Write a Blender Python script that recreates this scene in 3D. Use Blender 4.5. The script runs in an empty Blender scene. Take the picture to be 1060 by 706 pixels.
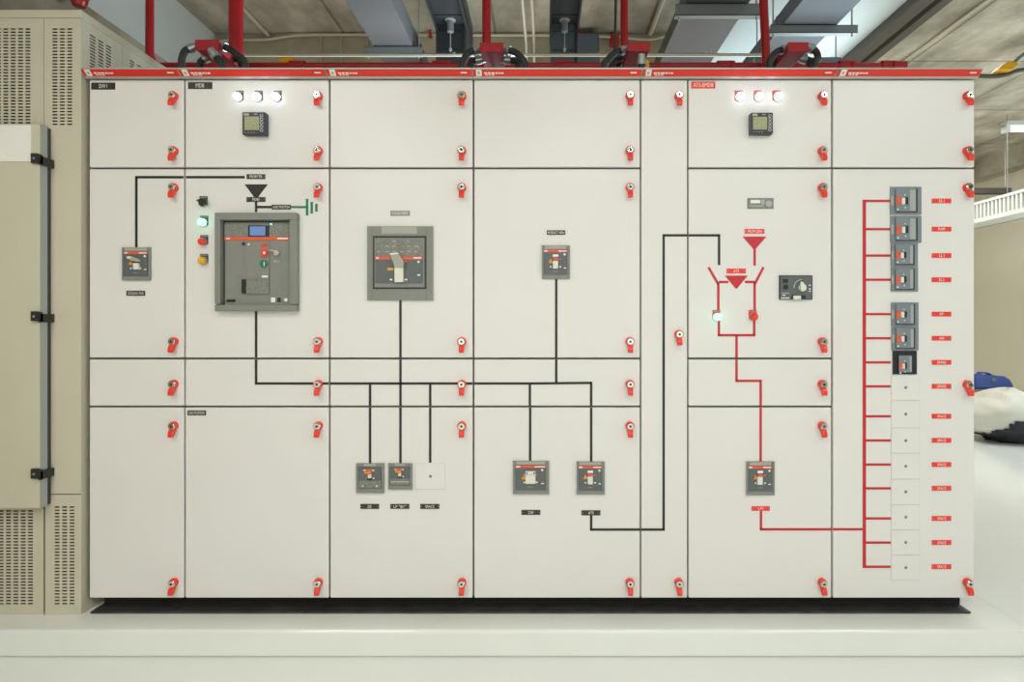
import bpy, bmesh, math, random
from mathutils import Vector, Matrix, noise
random.seed(4)
sc = bpy.context.scene
C = sc.collection
F = 620.0; CX = 563.0; CY = 335.0; ZC = 1.26; D = 2.40      # focal length in px, vanishing point, eye height, door plane
def WX(px, Y): return (px - CX) * Y / F
def WZ(py, Y): return ZC - (py - CY) * Y / F
def FX(px, d=0.0): return WX(px, D - d)
def FZ(py, d=0.0): return WZ(py, D - d)

# ------------------------------------------------------------------ materials
def lin(c):
    c /= 255.0
    return c / 12.92 if c <= 0.04045 else ((c + 0.055) / 1.055) ** 2.4
def mat(name, rgb, rough=0.5, metal=0.0, noise_amt=0.0, scale=8.0, bump=0.0, emis=None, coat=0.0, rgb2=None, spec=0.5, det=6):
    m = bpy.data.materials.new(name); m.use_nodes = True
    nt = m.node_tree; b = nt.nodes['Principled BSDF']
    c = (lin(rgb[0]), lin(rgb[1]), lin(rgb[2]), 1)
    b.inputs['Base Color'].default_value = c
    b.inputs['Roughness'].default_value = rough
    b.inputs['Metallic'].default_value = metal
    b.inputs['Specular IOR Level'].default_value = spec
    b.inputs['Coat Weight'].default_value = coat
    b.inputs['Coat Roughness'].default_value = 0.15
    tc = nt.nodes.new('ShaderNodeTexCoord')
    nz = nt.nodes.new('ShaderNodeTexNoise'); nz.inputs['Scale'].default_value = scale; nz.inputs['Detail'].default_value = det
    nt.links.new(tc.outputs['Object'], nz.inputs['Vector'])
    if noise_amt > 0 or rgb2:
        r = nt.nodes.new('ShaderNodeValToRGB')
        c2 = (lin(rgb2[0]), lin(rgb2[1]), lin(rgb2[2]), 1) if rgb2 else tuple(x * (1 - noise_amt) for x in c[:3]) + (1,)
        r.color_ramp.elements[0].color = c2; r.color_ramp.elements[1].color = c
        r.color_ramp.elements[0].position = 0.35; r.color_ramp.elements[1].position = 0.65
        nt.links.new(nz.outputs['Fac'], r.inputs['Fac']); nt.links.new(r.outputs['Color'], b.inputs['Base Color'])
    if bump > 0:
        bp = nt.nodes.new('ShaderNodeBump'); bp.inputs['Strength'].default_value = bump; bp.inputs['Distance'].default_value = 0.01
        nt.links.new(nz.outputs['Fac'], bp.inputs['Height']); nt.links.new(bp.outputs['Normal'], b.inputs['Normal'])
    if emis:
        b.inputs['Emission Color'].default_value = (lin(emis[0]), lin(emis[1]), lin(emis[2]), 1)
        b.inputs['Emission Strength'].default_value = emis[3]
    return m
M = dict(
 door=mat('door_paint', (226, 224, 219), 0.30, noise_amt=.02, scale=3, bump=.0),
 frame=mat('frame_grey', (122, 122, 114), 0.5),
 silver=mat('canopy_silver', (188, 186, 178), 0.35, 0.3),
 red=mat('canopy_red', (222, 52, 38), 0.35),
 lred=mat('lever_red', (235, 62, 44), 0.3),
 dred=mat('line_red', (198, 38, 44), 0.4),
 platered=mat('plate_red', (232, 62, 48), 0.4),
 black=mat('line_black', (28, 27, 24), 0.4),
 platebl=mat('plate_black', (48, 44, 36), 0.45),
 brown=mat('plate_faded', (134, 126, 114), 0.4),
 green=mat('line_green', (22, 122, 84), 0.4),
 white=mat('print_white', (238, 236, 228), 0.5),
 bfr=mat('breaker_frame_grey', (132, 134, 126), 0.45, noise_amt=.05, scale=40),
 bfr2=mat('breaker_frame_blue_grey', (124, 134, 138), 0.45, noise_amt=.05, scale=40),
 bface=mat('breaker_face', (92, 98, 98), 0.45),
 bface2=mat('breaker_label_grey', (136, 138, 128), 0.5, rgb2=(112, 114, 106), scale=160),
 bdark=mat('breaker_dark', (34, 36, 38), 0.4),
 btab=mat('breaker_tab', (166, 165, 152), 0.45),
 stripe=mat('stripe_orange_red', (226, 92, 62), 0.4),
 toggle=mat('toggle_ivory', (222, 220, 206), 0.4),
 yellow=mat('yellow_plastic', (228, 170, 30), 0.35),
 orange=mat('warning_orange', (226, 150, 44), 0.4),
 screen=mat('blue_screen', (96, 128, 176), 0.3, emis=(96, 130, 190, .25)),
 lcd=mat('lcd_green', (168, 168, 128), 0.25, rgb2=(148, 150, 112), scale=120),
 meter=mat('meter_black', (44, 44, 52), 0.35),
 meterside=mat('meter_side', (72, 70, 80), 0.45),
 chrome=mat('chrome', (226, 222, 212), 0.16, 1.0),
 key=mat('keyhole', (40, 36, 30), 0.4),
 lampw=mat('lamp_white_lit', (255, 255, 255), 0.3, emis=(232, 240, 255, 5)),
 lampg=mat('lamp_green_lit', (120, 240, 200), 0.3, emis=(110, 255, 205, 3.6)),
 tan=mat('enclosure_tan', (204, 198, 176), 0.34, noise_amt=.03, scale=4, bump=.0),
 dark=mat('dark_inside', (26, 24, 20), 0.8),
 gasket=mat('gasket_dark', (58, 62, 66), 0.5),
 trim=mat('trim_grey', (168, 174, 170), 0.35, 0.2),
 clip=mat('clip_black', (42, 42, 38), 0.5),
 steel=mat('plinth_steel', (74, 72, 68), 0.42, 0.2, rgb2=(58, 57, 55), scale=14),
 floor=mat('epoxy_floor', (236, 238, 233), 0.16, noise_amt=.03, scale=1.2, bump=.02, coat=.3),
 pad=mat('epoxy_pad', (234, 237, 229), 0.2, noise_amt=.04, scale=3, bump=.12, coat=.3),
 ceil=mat('raw_concrete', (158, 152, 134), 0.85, rgb2=(118, 112, 96), scale=2.6, bump=.5, det=10),
 wallc=mat('back_wall_concrete', (182, 173, 146), 0.8, rgb2=(150, 141, 117), scale=2.2, bump=.3, det=9),
 wallw=mat('white_wall_paint', (206, 212, 208), 0.7, noise_amt=.05, scale=1.4),
 wallt=mat('tan_wall_paint', (226, 219, 200), 0.7, noise_amt=.03, scale=1),
 ledge=mat('ledge_concrete', (150, 142, 120), 0.8, rgb2=(126, 120, 102), scale=5),
 pipe=mat('red_pipe_paint', (172, 26, 32), 0.32, noise_amt=.12, scale=9),
 boxred=mat('red_box_paint', (180, 36, 44), 0.65, noise_amt=.15, scale=30),
 hose=mat('black_hose', (46, 48, 48), 0.5),
 conn=mat('connector_metal', (186, 192, 194), 0.3, 0.7),
 galv=mat('galvanised_pipe', (196, 196, 184), 0.35, 0.6),
 duct=mat('duct_grey', (100, 101, 102), 0.6, 0.1, noise_amt=.1, scale=3),
 ductb=mat('duct_bluegrey', (106, 116, 126), 0.55, 0.1, noise_amt=.1, scale=3),
 strut=mat('strut_grey', (140, 146, 146), 0.4, 0.5),
 blacksteel=mat('busway_black', (56, 58, 60), 0.4, 0.3),
 busblue=mat('busway_blue_grey', (96, 108, 118), 0.45, 0.3),
 conduit=mat('pale_conduit', (196, 188, 164), 0.5),
 dbeam=mat('dark_trunking', (78, 73, 66), 0.5),
 ventw=mat('vent_white', (216, 218, 212), 0.4),
 blue=mat('blue_plastic', (34, 66, 140), 0.4),
 sack=mat('sack_white', (206, 204, 192), 0.75, noise_amt=.06, scale=6, bump=.5),
 sackb=mat('sack_black', (30, 30, 40), 0.7),
 crate=mat('crate_grey', (120, 116, 104), 0.6),
 tube=mat('fluorescent_tube', (240, 245, 250), 0.4, emis=(225, 238, 255, 1.2)),
)

def concrete_ceiling():
    m = M['ceil']; nt = m.node_tree; b = nt.nodes['Principled BSDF']
    tc = nt.nodes.new('ShaderNodeTexCoord'); L = nt.links.new
    n1 = nt.nodes.new('ShaderNodeTexNoise'); n1.inputs['Scale'].default_value = 2.2; n1.inputs['Detail'].default_value = 9; n1.inputs['Roughness'].default_value = .68
    mp = nt.nodes.new('ShaderNodeMapping'); mp.inputs['Scale'].default_value = (2.6, .8, 1)
    n2 = nt.nodes.new('ShaderNodeTexNoise'); n2.inputs['Scale'].default_value = 1.6; n2.inputs['Detail'].default_value = 8
    br = nt.nodes.new('ShaderNodeTexBrick'); br.inputs['Scale'].default_value = 1; br.inputs['Mortar Size'].default_value = .012; br.inputs['Brick Width'].default_value = 1.22; br.inputs['Row Height'].default_value = 1.22
    br.offset = 0; br.inputs['Color1'].default_value = (1, 1, 1, 1); br.inputs['Color2'].default_value = (.86, .86, .86, 1); br.inputs['Mortar'].default_value = (.52, .5, .46, 1)
    L(tc.outputs['Object'], n1.inputs['Vector']); L(tc.outputs['Object'], mp.inputs['Vector']); L(mp.outputs['Vector'], n2.inputs['Vector']); L(tc.outputs['Object'], br.inputs['Vector'])
    ad = nt.nodes.new('ShaderNodeMath'); ad.operation = 'ADD'; L(n1.outputs['Fac'], ad.inputs[0]); L(n2.outputs['Fac'], ad.inputs[1])
    r = nt.nodes.new('ShaderNodeValToRGB'); hf = nt.nodes.new('ShaderNodeMath'); hf.operation = 'MULTIPLY'; hf.inputs[1].default_value = .5; L(ad.outputs[0], hf.inputs[0]); L(hf.outputs[0], r.inputs['Fac'])
    r.color_ramp.elements[0].position = .34; r.color_ramp.elements[0].color = (lin(128), lin(122), lin(106), 1)
    r.color_ramp.elements[1].position = .64; r.color_ramp.elements[1].color = (lin(212), lin(205), lin(186), 1)
    e = r.color_ramp.elements.new(.50); e.color = (lin(176), lin(169), lin(150), 1)
    mx = nt.nodes.new('ShaderNodeMix'); mx.data_type = 'RGBA'; mx.blend_type = 'MULTIPLY'; mx.inputs[0].default_value = 1
    L(r.outputs['Color'], mx.inputs[6]); L(br.outputs['Color'], mx.inputs[7]); L(mx.outputs[2], b.inputs['Base Color'])
concrete_ceiling()

# ------------------------------------------------------------------ mesh builder
class MB:
    def __init__(s): s.v = []; s.f = []; s.m = []; s.s = []; s.mats = []
    def mi(s, m):
        if m not in s.mats: s.mats.append(m)
        return s.mats.index(m)
    def add(s, vs, fs, m, smooth=False):
        o = len(s.v); s.v += [tuple(p) for p in vs]
        for f in fs: s.f.append(tuple(i + o for i in f)); s.m.append(s.mi(m)); s.s.append(smooth)
        return s
    def box(s, x0, x1, y0, y1, z0, z1, m):
        if x0 > x1: x0, x1 = x1, x0
        if y0 > y1: y0, y1 = y1, y0
        if z0 > z1: z0, z1 = z1, z0
        vs = [(x, y, z) for x in (x0, x1) for y in (y0, y1) for z in (z0, z1)]
        return s.add(vs, [(0,1,3,2),(4,6,7,5),(0,4,5,1),(2,3,7,6),(0,2,6,4),(1,5,7,3)], m)
    def fb(s, x0, y0, x1, y1, d0, d1, m):        # box whose front face (protruding d1 from the doors) spans these photo positions
        return s.box(FX(x0, d1), FX(x1, d1), D - d0, D - d1, FZ(y0, d1), FZ(y1, d1), m)
    def prism(s, pts, y0, y1, m):                # polygon in XZ extruded along Y
        n = len(pts)
        vs = [(x, y0, z) for x, z in pts] + [(x, y1, z) for x, z in pts]
        a = sum(pts[i][0]*pts[(i+1)%n][1]-pts[(i+1)%n][0]*pts[i][1] for i in range(n))
        fs = [tuple(range(n)), tuple(range(2*n-1, n-1, -1))] + [(i, i+n, (i+1)%n+n, (i+1)%n) for i in range(n)]
        if (a < 0) == (y0 < y1): fs = [tuple(reversed(f)) for f in fs]
        return s.add(vs, fs, m)
    def fp(s, pts, d0, d1, m):                   # the same with photo positions on the doors
        return s.prism([(FX(x, d1), FZ(y, d1)) for x, y in pts], D - d1, D - d0, m)
    def xprism(s, pts, x0, x1, m):               # polygon in YZ extruded along X
        n = len(pts)
        vs = [(x0, y, z) for y, z in pts] + [(x1, y, z) for y, z in pts]
        fs = [tuple(range(n)), tuple(range(2*n-1, n-1, -1))] + [(i, i+n, (i+1)%n+n, (i+1)%n) for i in range(n)]
        return s.add(vs, fs, m)
    def ring(s, rings, m, cap=True, smooth=True):
        n = len(rings[0]); vs = [p for r in rings for p in r]; fs = []
        for k in range(len(rings)-1):
            for i in range(n):
                fs.append((k*n+i, k*n+(i+1)%n, (k+1)*n+(i+1)%n, (k+1)*n+i))
        s.add(vs, fs, m, smooth)
        if cap:
            s.add(rings[0], [tuple(reversed(range(n)))], m); s.add(rings[-1], [tuple(range(n))], m)
        return s
    def cyl(s, c, r, d0, d1, m, n=20, r2=None):  # axis along Y; c = photo position at depth d0
        x, z = c; r2 = r if r2 is None else r2
        R = [[(x+q*math.cos(t), D-d, z+q*math.sin(t)) for t in [2*math.pi*i/n for i in range(n)]] for d, q in ((d0, r), (d1, r2))]
        return s.ring(R, m)
    def tube(s, path, r, m, n=12, cap=True):
        P = [Vector(p) for p in path]; rings = []
        up = Vector((0.13, 0.21, 0.97)).normalized()
        prev = None
        for i, p in enumerate(P):
            t = (P[min(i+1, len(P)-1)] - P[max(i-1, 0)]).normalized()
            if prev is None:
                a = t.cross(up)
                if a.length < .1: a = t.cross(Vector((1, 0, 0)))
            else: a = prev - t * prev.dot(t)
            a.normalize(); prev = a; b = t.cross(a)
            rr = r[i] if isinstance(r, (list, tuple)) else r
            rings.append([tuple(p + a*rr*math.cos(2*math.pi*k/n) + b*rr*math.sin(2*math.pi*k/n)) for k in range(n)])
        return s.ring(rings, m, cap)
    def text(s, txt, cx, cy, w, h, d, m):        # white print; cx, cy photo position, w, h size in photo px
        cu = bpy.data.curves.new('t', 'FONT'); cu.body = txt; cu.resolution_u = 2
        ob = bpy.data.objects.new('t', cu); C.objects.link(ob)
        bpy.context.view_layer.update()
        me = bpy.data.meshes.new_from_object(ob.evaluated_get(bpy.context.evaluated_depsgraph_get()))
        vs = [v.co.copy() for v in me.vertices]; fs = [tuple(p.vertices) for p in me.polygons]
        bpy.data.objects.remove(ob); bpy.data.curves.remove(cu); bpy.data.meshes.remove(me)
        if not vs: return s
        x0 = min(v.x for v in vs); x1 = max(v.x for v in vs); y0 = min(v.y for v in vs); y1 = max(v.y for v in vs)
        k = (D - d) / F
        out = [(FX(cx, d) + ((v.x-x0)/(x1-x0)-.5)*w*k, D-d-.0004, FZ(cy, d) + ((v.y-y0)/(y1-y0)-.5)*h*k) for v in vs]
        return s.add(out, fs, m)
    def build(s, name, parent=None, bevel=0.0, seg=2, label=None, origin=None):
        me = bpy.data.meshes.new(name)
        V = [Vector(v) for v in s.v]
        if origin is None:
            lo = Vector([min(v[i] for v in V) for i in range(3)]); hi = Vector([max(v[i] for v in V) for i in range(3)])
            c = (lo + hi) / 2
            if parent is None: c.z = lo.z
        else: c = Vector(origin)
        me.from_pydata([tuple(v - c) for v in V], [], s.f)
        for m in s.mats: me.materials.append(m)
        for p, mi, sm in zip(me.polygons, s.m, s.s): p.material_index = mi; p.use_smooth = sm
        me.update()
        o = bpy.data.objects.new(name, me); C.objects.link(o)
        wp = WPOS[parent.name] if parent else Vector((0, 0, 0))
        o.location = c - wp
        if parent: o.parent = parent
        WPOS[o.name] = c
        if bevel:
            md = o.modifiers.new('bevel', 'BEVEL'); md.width = bevel; md.segments = seg; md.limit_method = 'ANGLE'
        if label: o['label'] = label
        return o
WPOS = {}
def tag(o, label=None, cat=None, group=None, kind=None):
    if label: o['label'] = label
    if cat: o['category'] = cat
    if group: o['group'] = group
    if kind: o['kind'] = kind
    return o
def thing(name, loc, label, cat, group=None):
    o = bpy.data.objects.new(name, None); C.objects.link(o); o.location = loc; o.empty_display_size = .1
    WPOS[o.name] = Vector(loc)
    return tag(o, label, cat, group)
def struct(mb, name, **k): return tag(mb.build(name, **k), kind='structure')
def copy_part(o, parent, world):
    c = o.copy(); C.objects.link(c); c.parent = parent; c.location = Vector(world) - WPOS[parent.name]; WPOS[c.name] = Vector(world)
    return c
def smooth_path(P, n=6):
    P = [Vector(p) for p in P]; out = []
    for i in range(len(P)-1):
        p0 = P[max(i-1, 0)]; p1 = P[i]; p2 = P[i+1]; p3 = P[min(i+2, len(P)-1)]
        for k in range(n):
            t = k/n
            out.append(.5*((2*p1)+(-p0+p2)*t+(2*p0-5*p1+4*p2-p3)*t*t+(-p0+3*p1-3*p2+p3)*t**3))
    return out + [P[-1]]

# ------------------------------------------------------------------ the room
HC = 2.34; ZT = ZC + HC
struct(MB().box(-2.9, 7.0, -4.2, 10.0, -.1, 0, M['floor']), 'floor')
struct(MB().box(-2.9, 7.0, -4.2, 10.0, ZT, ZT+.14, M['ceil']), 'ceiling')
struct(MB().box(-2.9, -2.66, -4.2, 4.84, 0, ZT, M['wallw']), 'wall_left')
struct(MB().box(-2.9, 1.35, 4.84, 5.0, 0, ZT, M['wallc']), 'wall_back')
struct(MB().box(1.35, 7.0, 9.7, 9.85, 0, ZT, M['wallt']), 'wall_far')
struct(MB().box(1.2, 1.35, 5.0, 9.7, 0, ZT, M['wallt']), 'wall_corridor')
struct(MB().box(6.5, 6.7, -4.2, 9.7, 0, ZT, M['wallt']), 'wall_right')
struct(MB().box(-2.9, 7.0, -4.35, -4.2, 0, ZT, M['wallw']), 'wall_front')
struct(MB().box(1.40, 2.79, 1.0, 9.7, ZT-.025, ZT, M['wallw']), 'trim_1')          # painted strip of the soffit
struct(MB().box(6.2, 6.5, -4.2, 9.7, ZT-.24, ZT, M['ceil']), 'trim_2')             # downstand beam over the right wall
struct(MB().box(-2.66, -2.30, -.5, 4.84, 0, ZC+1.60, M['ledge']), 'trim_3')         # thickened lower part of the left wall
PADT = .103
o = struct(MB().box(-2.298, 1.849, 2.257, 3.7, 0, PADT, M['pad']), 'trim_4', bevel=.012, seg=3)
tag(o, 'painted concrete plinth under the cabinets')

# ------------------------------------------------------------------ doors' locks (one built, the rest copied)
class Lock: pass
def lock_meshes(parent, px, py):
    x, z = FX(px), FZ(py)
    a = MB()
    a.cyl((x, z), .0172, 0, .016, M['lred'], 24)
    a.cyl((x, z), .0172, .016, .019, M['lred'], 24, .0150)
    lv = [(D-.004, z-.010), (D-.018, z-.012), (D-.027, z-.018), (D-.032, z-.032), (D-.030, z-.043), (D-.022, z-.045), (D-.014, z-.034), (D-.004, z-.020)]
    a.xprism(lv, x-.0100, x+.0100, M['lred'])
    lev = a.build('lock_lever', parent, bevel=.003, seg=3, origin=(x, D, z))
    b = MB()
    b.cyl((x, z), .0140, .010, .021, M['chrome'], 24)
    b.cyl((x, z), .0140, .021, .0235, M['chrome'], 24, .0118)
    b.cyl((x, z), .0048, .0235, .0242, M['key'], 12)
    bar = b.build('lock_barrel', parent, origin=(x, D, z))
    return lev, bar
LOCK = None
def add_lock(parent, px, py):
    global LOCK
    if LOCK is None: LOCK = lock_meshes(parent, px, py); return
    for o in LOCK: copy_part(o, parent, (FX(px), D, FZ(py)))

def plate(parent, x0, y0, x1, y1, txt, m, big=False):
    b = MB(); b.fb(x0, y0, x1, y1, 0, .0022, m)
    n = len(txt); h = (y1-y0)*(.58 if big else .56); w = min((x1-x0)*.84, n*(2.9 if big else h*.66))
    b.text(txt, (x0+x1)/2, (y0+y1)/2, w, h, .0022, M['white'])
    if not big:
        for q in (x0+1.2, x1-1.2): b.cyl((FX(q, .0022), FZ((y0+y1)/2, .0022)), .0014, .0022, .0030, M['chrome'], 8)
    return b.build('nameplate', parent)

def lines(parent, polys, m, w=2.5, name='mimic_line', label=None):
    hw = w/2
    for pl in polys:
        b = MB()
        for (xa, ya), (xb, yb) in zip(pl[:-1], pl[1:]):
            L = math.hypot(xb-xa, yb-ya); ux, uy = (xb-xa)/L, (yb-ya)/L
            ea = hw if (xa, ya) != pl[0] else 0
            xa2, ya2 = xa-ux*ea, ya-uy*ea
            if abs(ux) > .02 and abs(uy) > .02: xa2, ya2 = xa, ya
            xb2, yb2 = xb, yb
            nx, ny = -uy*hw, ux*hw
            b.fp([(xa2+nx, ya2+ny), (xb2+nx, yb2+ny), (xb2-nx, yb2-ny), (xa2-nx, ya2-ny)], 0, .0014, m)
        b.build(name, parent, label=label)
def triangle(parent, xa, xb, yt, yb, m, label):
    b = MB(); xm = (xa+xb)/2
    b.fp([(xa, yt), (xb, yt), (xm+.8, yb), (xm-.8, yb)], 0, .0018, m)
    b.cyl((FX(xm, .0018), FZ(yt+(yb-yt)*.35, .0018)), .0018, .0018, .0026, M['bdark'], 8)
    return b.build('mimic_triangle', parent, label=label)

# ------------------------------------------------------------------ devices
def tri_mark(b, x, y, s, d, m): b.fp([(x-s, y+s), (x, y-s), (x+s, y+s)], d, d+.0006, m)
def breaker(cab, x0, y0, x1, y1, style, label=None):
    """moulded-case breaker: surround, recessed face with a red stripe, ivory toggle"""
    b = MB(); w = x1-x0; h = y1-y0
    ib = .10*h; it = .13*h; s = .05*w
    b.fb(x0, y0, x1, y1, 0, .006, M['bfr'])
    b.fb(x0+.10*w, y0+.01*h, x1-.12*w, y0+it*.85, .006, .0085, M['btab'])
    b.fb(x0, y1-ib*1.1, x1, y1, .006, .0085, M['bfr'])
    b.fb(x0, y0, x0+s, y1, .006, .0095, M['bfr']); b.fb(x1-s*1.3, y0, x1, y1, .006, .0095, M['bfr'])
    fr = b.build('circuit_breaker', cab, label=label)
    f = MB()
    fx0, fx1, fy0, fy1 = x0+s*1.4, x1-s*2.0, y0+it, y1-ib*1.4
    f.fb(fx0, fy0, fx1, fy1, .004, .010, M['bface'])
    f.fb(fx0, fy0, fx1, fy0+.075*h, .010, .0106, M['stripe'])
    f.fb(fx0+.4, fy0+.02*h, fx0+.13*w, fy0+.06*h, .0106, .0110, M['white'])
    f.fb(fx1-.30*w, fy0+.025*h, fx1-.6, fy0+.055*h, .0106, .0110, M['white'])
    f.cyl((FX(fx1-.09*w, .01), FZ(fy0+.14*h, .01)), .0045 if w > 25 else .003, .010, .0108, M['white'], 12)
    f.fb(fx1-.12*w, fy1-.20*h, fx1-.04*w, fy1-.17*h, .010, .0106, M['white'])
    cx = (fx0+fx1)/2
    for q in (-1, 1): f.fb(cx+q*.17*w-.03*w, fy0+.50*h-.01*h, cx+q*.17*w+.03*w, fy0+.53*h, .010, .0106, M['white'])
    f.fb(cx+.06*w, fy0+.265*h, cx+.2*w, fy0+.30*h, .010, .0106, M['stripe'])
    f.fb(cx-.09*w, fy0+.63*h, cx+.08*w, fy0+.66*h, .010, .0106, M['bfr'])
    tri_mark(f, cx-.17*w, fy0+.33*h, .085*w, .010, M['orange'])
    f.build('face_plate', fr)
    t = MB()
    if style == 'lever':       # rotary lever swung to the left over the toggle
        t.fb(cx-.09*w, fy0+.35*h, cx+.10*w, fy0+.54*h, .010, .020, M['toggle'])
        t.fp([(cx-.33*w, fy0+.15*h), (cx-.16*w, fy0+.14*h), (cx+.14*w, fy0+.25*h), (cx+.12*w, fy0+.31*h), (cx-.10*w, fy0+.29*h), (cx-.30*w, fy0+.21*h)], .014, .026, M['btab'])
        t.fp([(cx-.33*w, fy0+.15*h), (cx-.18*w, fy0+.14*h), (cx-.15*w, fy0+.20*h), (cx-.30*w, fy0+.21*h)], .026, .027, M['toggle'])
    elif style == 'wide':
        t.fb(cx-.14*w, fy0+.30*h, cx+.14*w, fy0+.56*h, .010, .022, M['toggle'])
        t.fb(cx-.14*w, fy0+.18*h, cx+.14*w, fy0+.29*h, .010, .018, M['toggle'])
        for q in (-1, 1): t.cyl((FX(cx+q*.10*w, .018), FZ(fy0+.235*h, .018)), .0035, .018, .0186, M['bdark'], 10)
    else:
        t.fb(cx-.09*w, fy0+.33*h, cx+.09*w, fy0+.56*h, .010, .022, M['toggle'])
        t.fb(cx-.10*w, fy0+.14*h, cx+.10*w, fy0+.21*h, .010, .0115, M['white'])
        t.fb(cx-.08*w, fy0+.22*h, cx+.06*w, fy0+.30*h, .010, .013, M['stripe'])
    t.build('toggle', fr, bevel=.0012)
    return fr
def small_breaker(cab, x0, y0, x1, y1, slim=False, label=None):
    b = MB(); w = x1-x0; h = y1-y0
    b.fb(x0, y0, x1, y1, 0, .006, M['bfr'])
    b.fb(x0+.28*w, y0+.01*h, x0+.70*w, y0+.10*h, .006, .008, M['btab'])
    b.fb(x0, y0, x0+.07*w, y1, .006, .008, M['bfr']); b.fb(x1-.08*w, y0, x1, y1, .006, .008, M['bfr'])
    b.fb(x0, y1-.14*h, x1, y1, .006, .009, M['bfr'])
    fr = b.build('circuit_breaker', cab, label=label)
    f = MB()
    f.fb(x0+.09*w, y0+.13*h, x1-.11*w, y1-.17*h, .005, .0105, M['bface'])
    f.fb(x0+.09*w, y0+.58*h, x1-.11*w, y1-.17*h, .0105, .0115, M['bface2'])
    f.fb(x0+.26*w, y0+.20*h, x0+.66*w, y0+.27*h, .0105, .0112, M['stripe'])
    f.fb(x0+.27*w, y0+.215*h, x0+.34*w, y0+.245*h, .0112, .0116, M['white']); f.fb(x0+.58*w, y0+.215*h, x0+.65*w, y0+.245*h, .0112, .0116, M['white'])
    f.fb(x0+.30*w, y0+.28*h, x0+.54*w, y0+.35*h, .0105, .0112, M['orange'])
    f.fb(x0+.60*w, y0+.48*h, x0+.66*w, y0+.52*h, .0105, .0112, M['white']); f.fb(x0+.33*w, y0+.48*h, x0+.37*w, y0+.52*h, .0105, .0112, M['stripe'])
    if slim:
        f.fb(x0+.1*w, y0+.68*h, x1-.11*w, y0+.73*h, .0115, .012, M['btab'])
    else:
        for q in (.24, .74): f.cyl((FX(x0+q*w, .0115), FZ(y0+.76*h, .0115)), .003, .0115, .0122, M['white'], 8)
    f.build('face_plate', fr)
    t = MB(); t.fb(x0+.42*w, y0+.38*h, x0+.54*w, y0+.50*h, .0105, .019, M['toggle'])
    t.fb(x0+.40*w, y0+.50*h, x0+.56*w, y0+.56*h, .0105, .013, M['bdark'])
    t.build('toggle', fr, bevel=.001)
    return fr
def side_breaker(cab, x0, y0, x1, y1, dark=False, label=None):
    """breaker mounted on its side: stripe and toggle run left to right"""
    b = MB(); w = x1-x0; h = y1-y0; fm = M['bdark'] if dark else M['bfr2']
    b.fb(x0, y0, x1, y1-.35, 0, .006, fm)
    if not dark: b.fb(x0+.01*w, y0+.33*h, x0+.10*w, y0+.68*h, .006, .0075, M['btab'])
    fr = b.build('circuit_breaker', cab, bevel=.001, label=label)
    f = MB()
    fx0, fx1, fy0, fy1 = (x0+.17*w, x1-.16*w, y0+.07*h, y1-.11*h) if not dark else (x0+.25*w, x1-.20*w, y0+.20*h, y1-.10*h)
    f.fb(fx0, fy0, fx1+.03*w, fy1+.03*h, .006, .0085, M['bdark'])
    f.fb(fx0, fy0, fx1-.02*w, fy1, .0085, .013, M['bfr2'])
    lw = fx1-fx0
    f.fb(fx1-.32*lw if x1-x0 > 30 else fx1-.20*lw, fy0+.04*h, fx1-.04*lw, fy1-.03*h, .013, .0136, M['trim'])
    f.fb(fx0+.04*lw, fy0+.25*h, fx0+.17*lw, fy0+.60*h, .013, .0140, M['stripe'])
    f.fp([(fx0+.17*lw, fy0+.32*h), (fx0+.30*lw, fy0+.42*h), (fx0+.30*lw, fy0+.50*h), (fx0+.17*lw, fy0+.60*h)], .013, .0138, M['stripe'])
    f.cyl((FX(fx0+.10*lw, .014), FZ(fy0+.74*h, .014)), .0032, .013, .0145, M['white'], 8)
    f.fb(fx0+.42*lw, fy0+.20*h, fx0+.46*lw, fy0+.25*h, .013, .0138, M['white']); f.fb(fx0+.44*lw, fy0+.66*h, fx0+.5*lw, fy0+.70*h, .013, .0138, M['white'])
    f.build('face_plate', fr)
    t = MB(); t.fb(fx0+.30*lw, fy0+.33*h, fx0+.46*lw, fy0+.56*h, .013, .021, M['toggle'])
    t.fb(fx0+.46*lw, fy0+.30*h, fx0+.60*lw, fy0+.56*h, .013, .017, M['bdark'])
    t.build('toggle', fr, bevel=.001)
    return fr
def lamp(cab, bx, by, m, label, plate_m=None, name='pilot_lamp', dd=.027):
    """round 22 mm lamp on its square legend plate; bx, by = centre of the seat on the door"""
    b = MB(); x, z = FX(bx), FZ(by)
    b.cyl((x, z), .0155, .002, .008, M['conn'], 20)
    b.cyl((x, z), .0145, .008, dd-.006, m, 20); b.cyl((x, z), .0145, dd-.006, dd, m, 20, .0095)
    o = b.build(name, cab, label=label)
    p = MB(); p.fb(bx-4.0, by-7.2, bx+3.9, by+2.2, 0, .0035, plate_m or M['gasket'])
    p.fb(bx-3.4, by-6.6, bx+3.4, by-5.2, .0035, .0039, M['bfr'])
    p.build('legend_plate', o)
    return o
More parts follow.
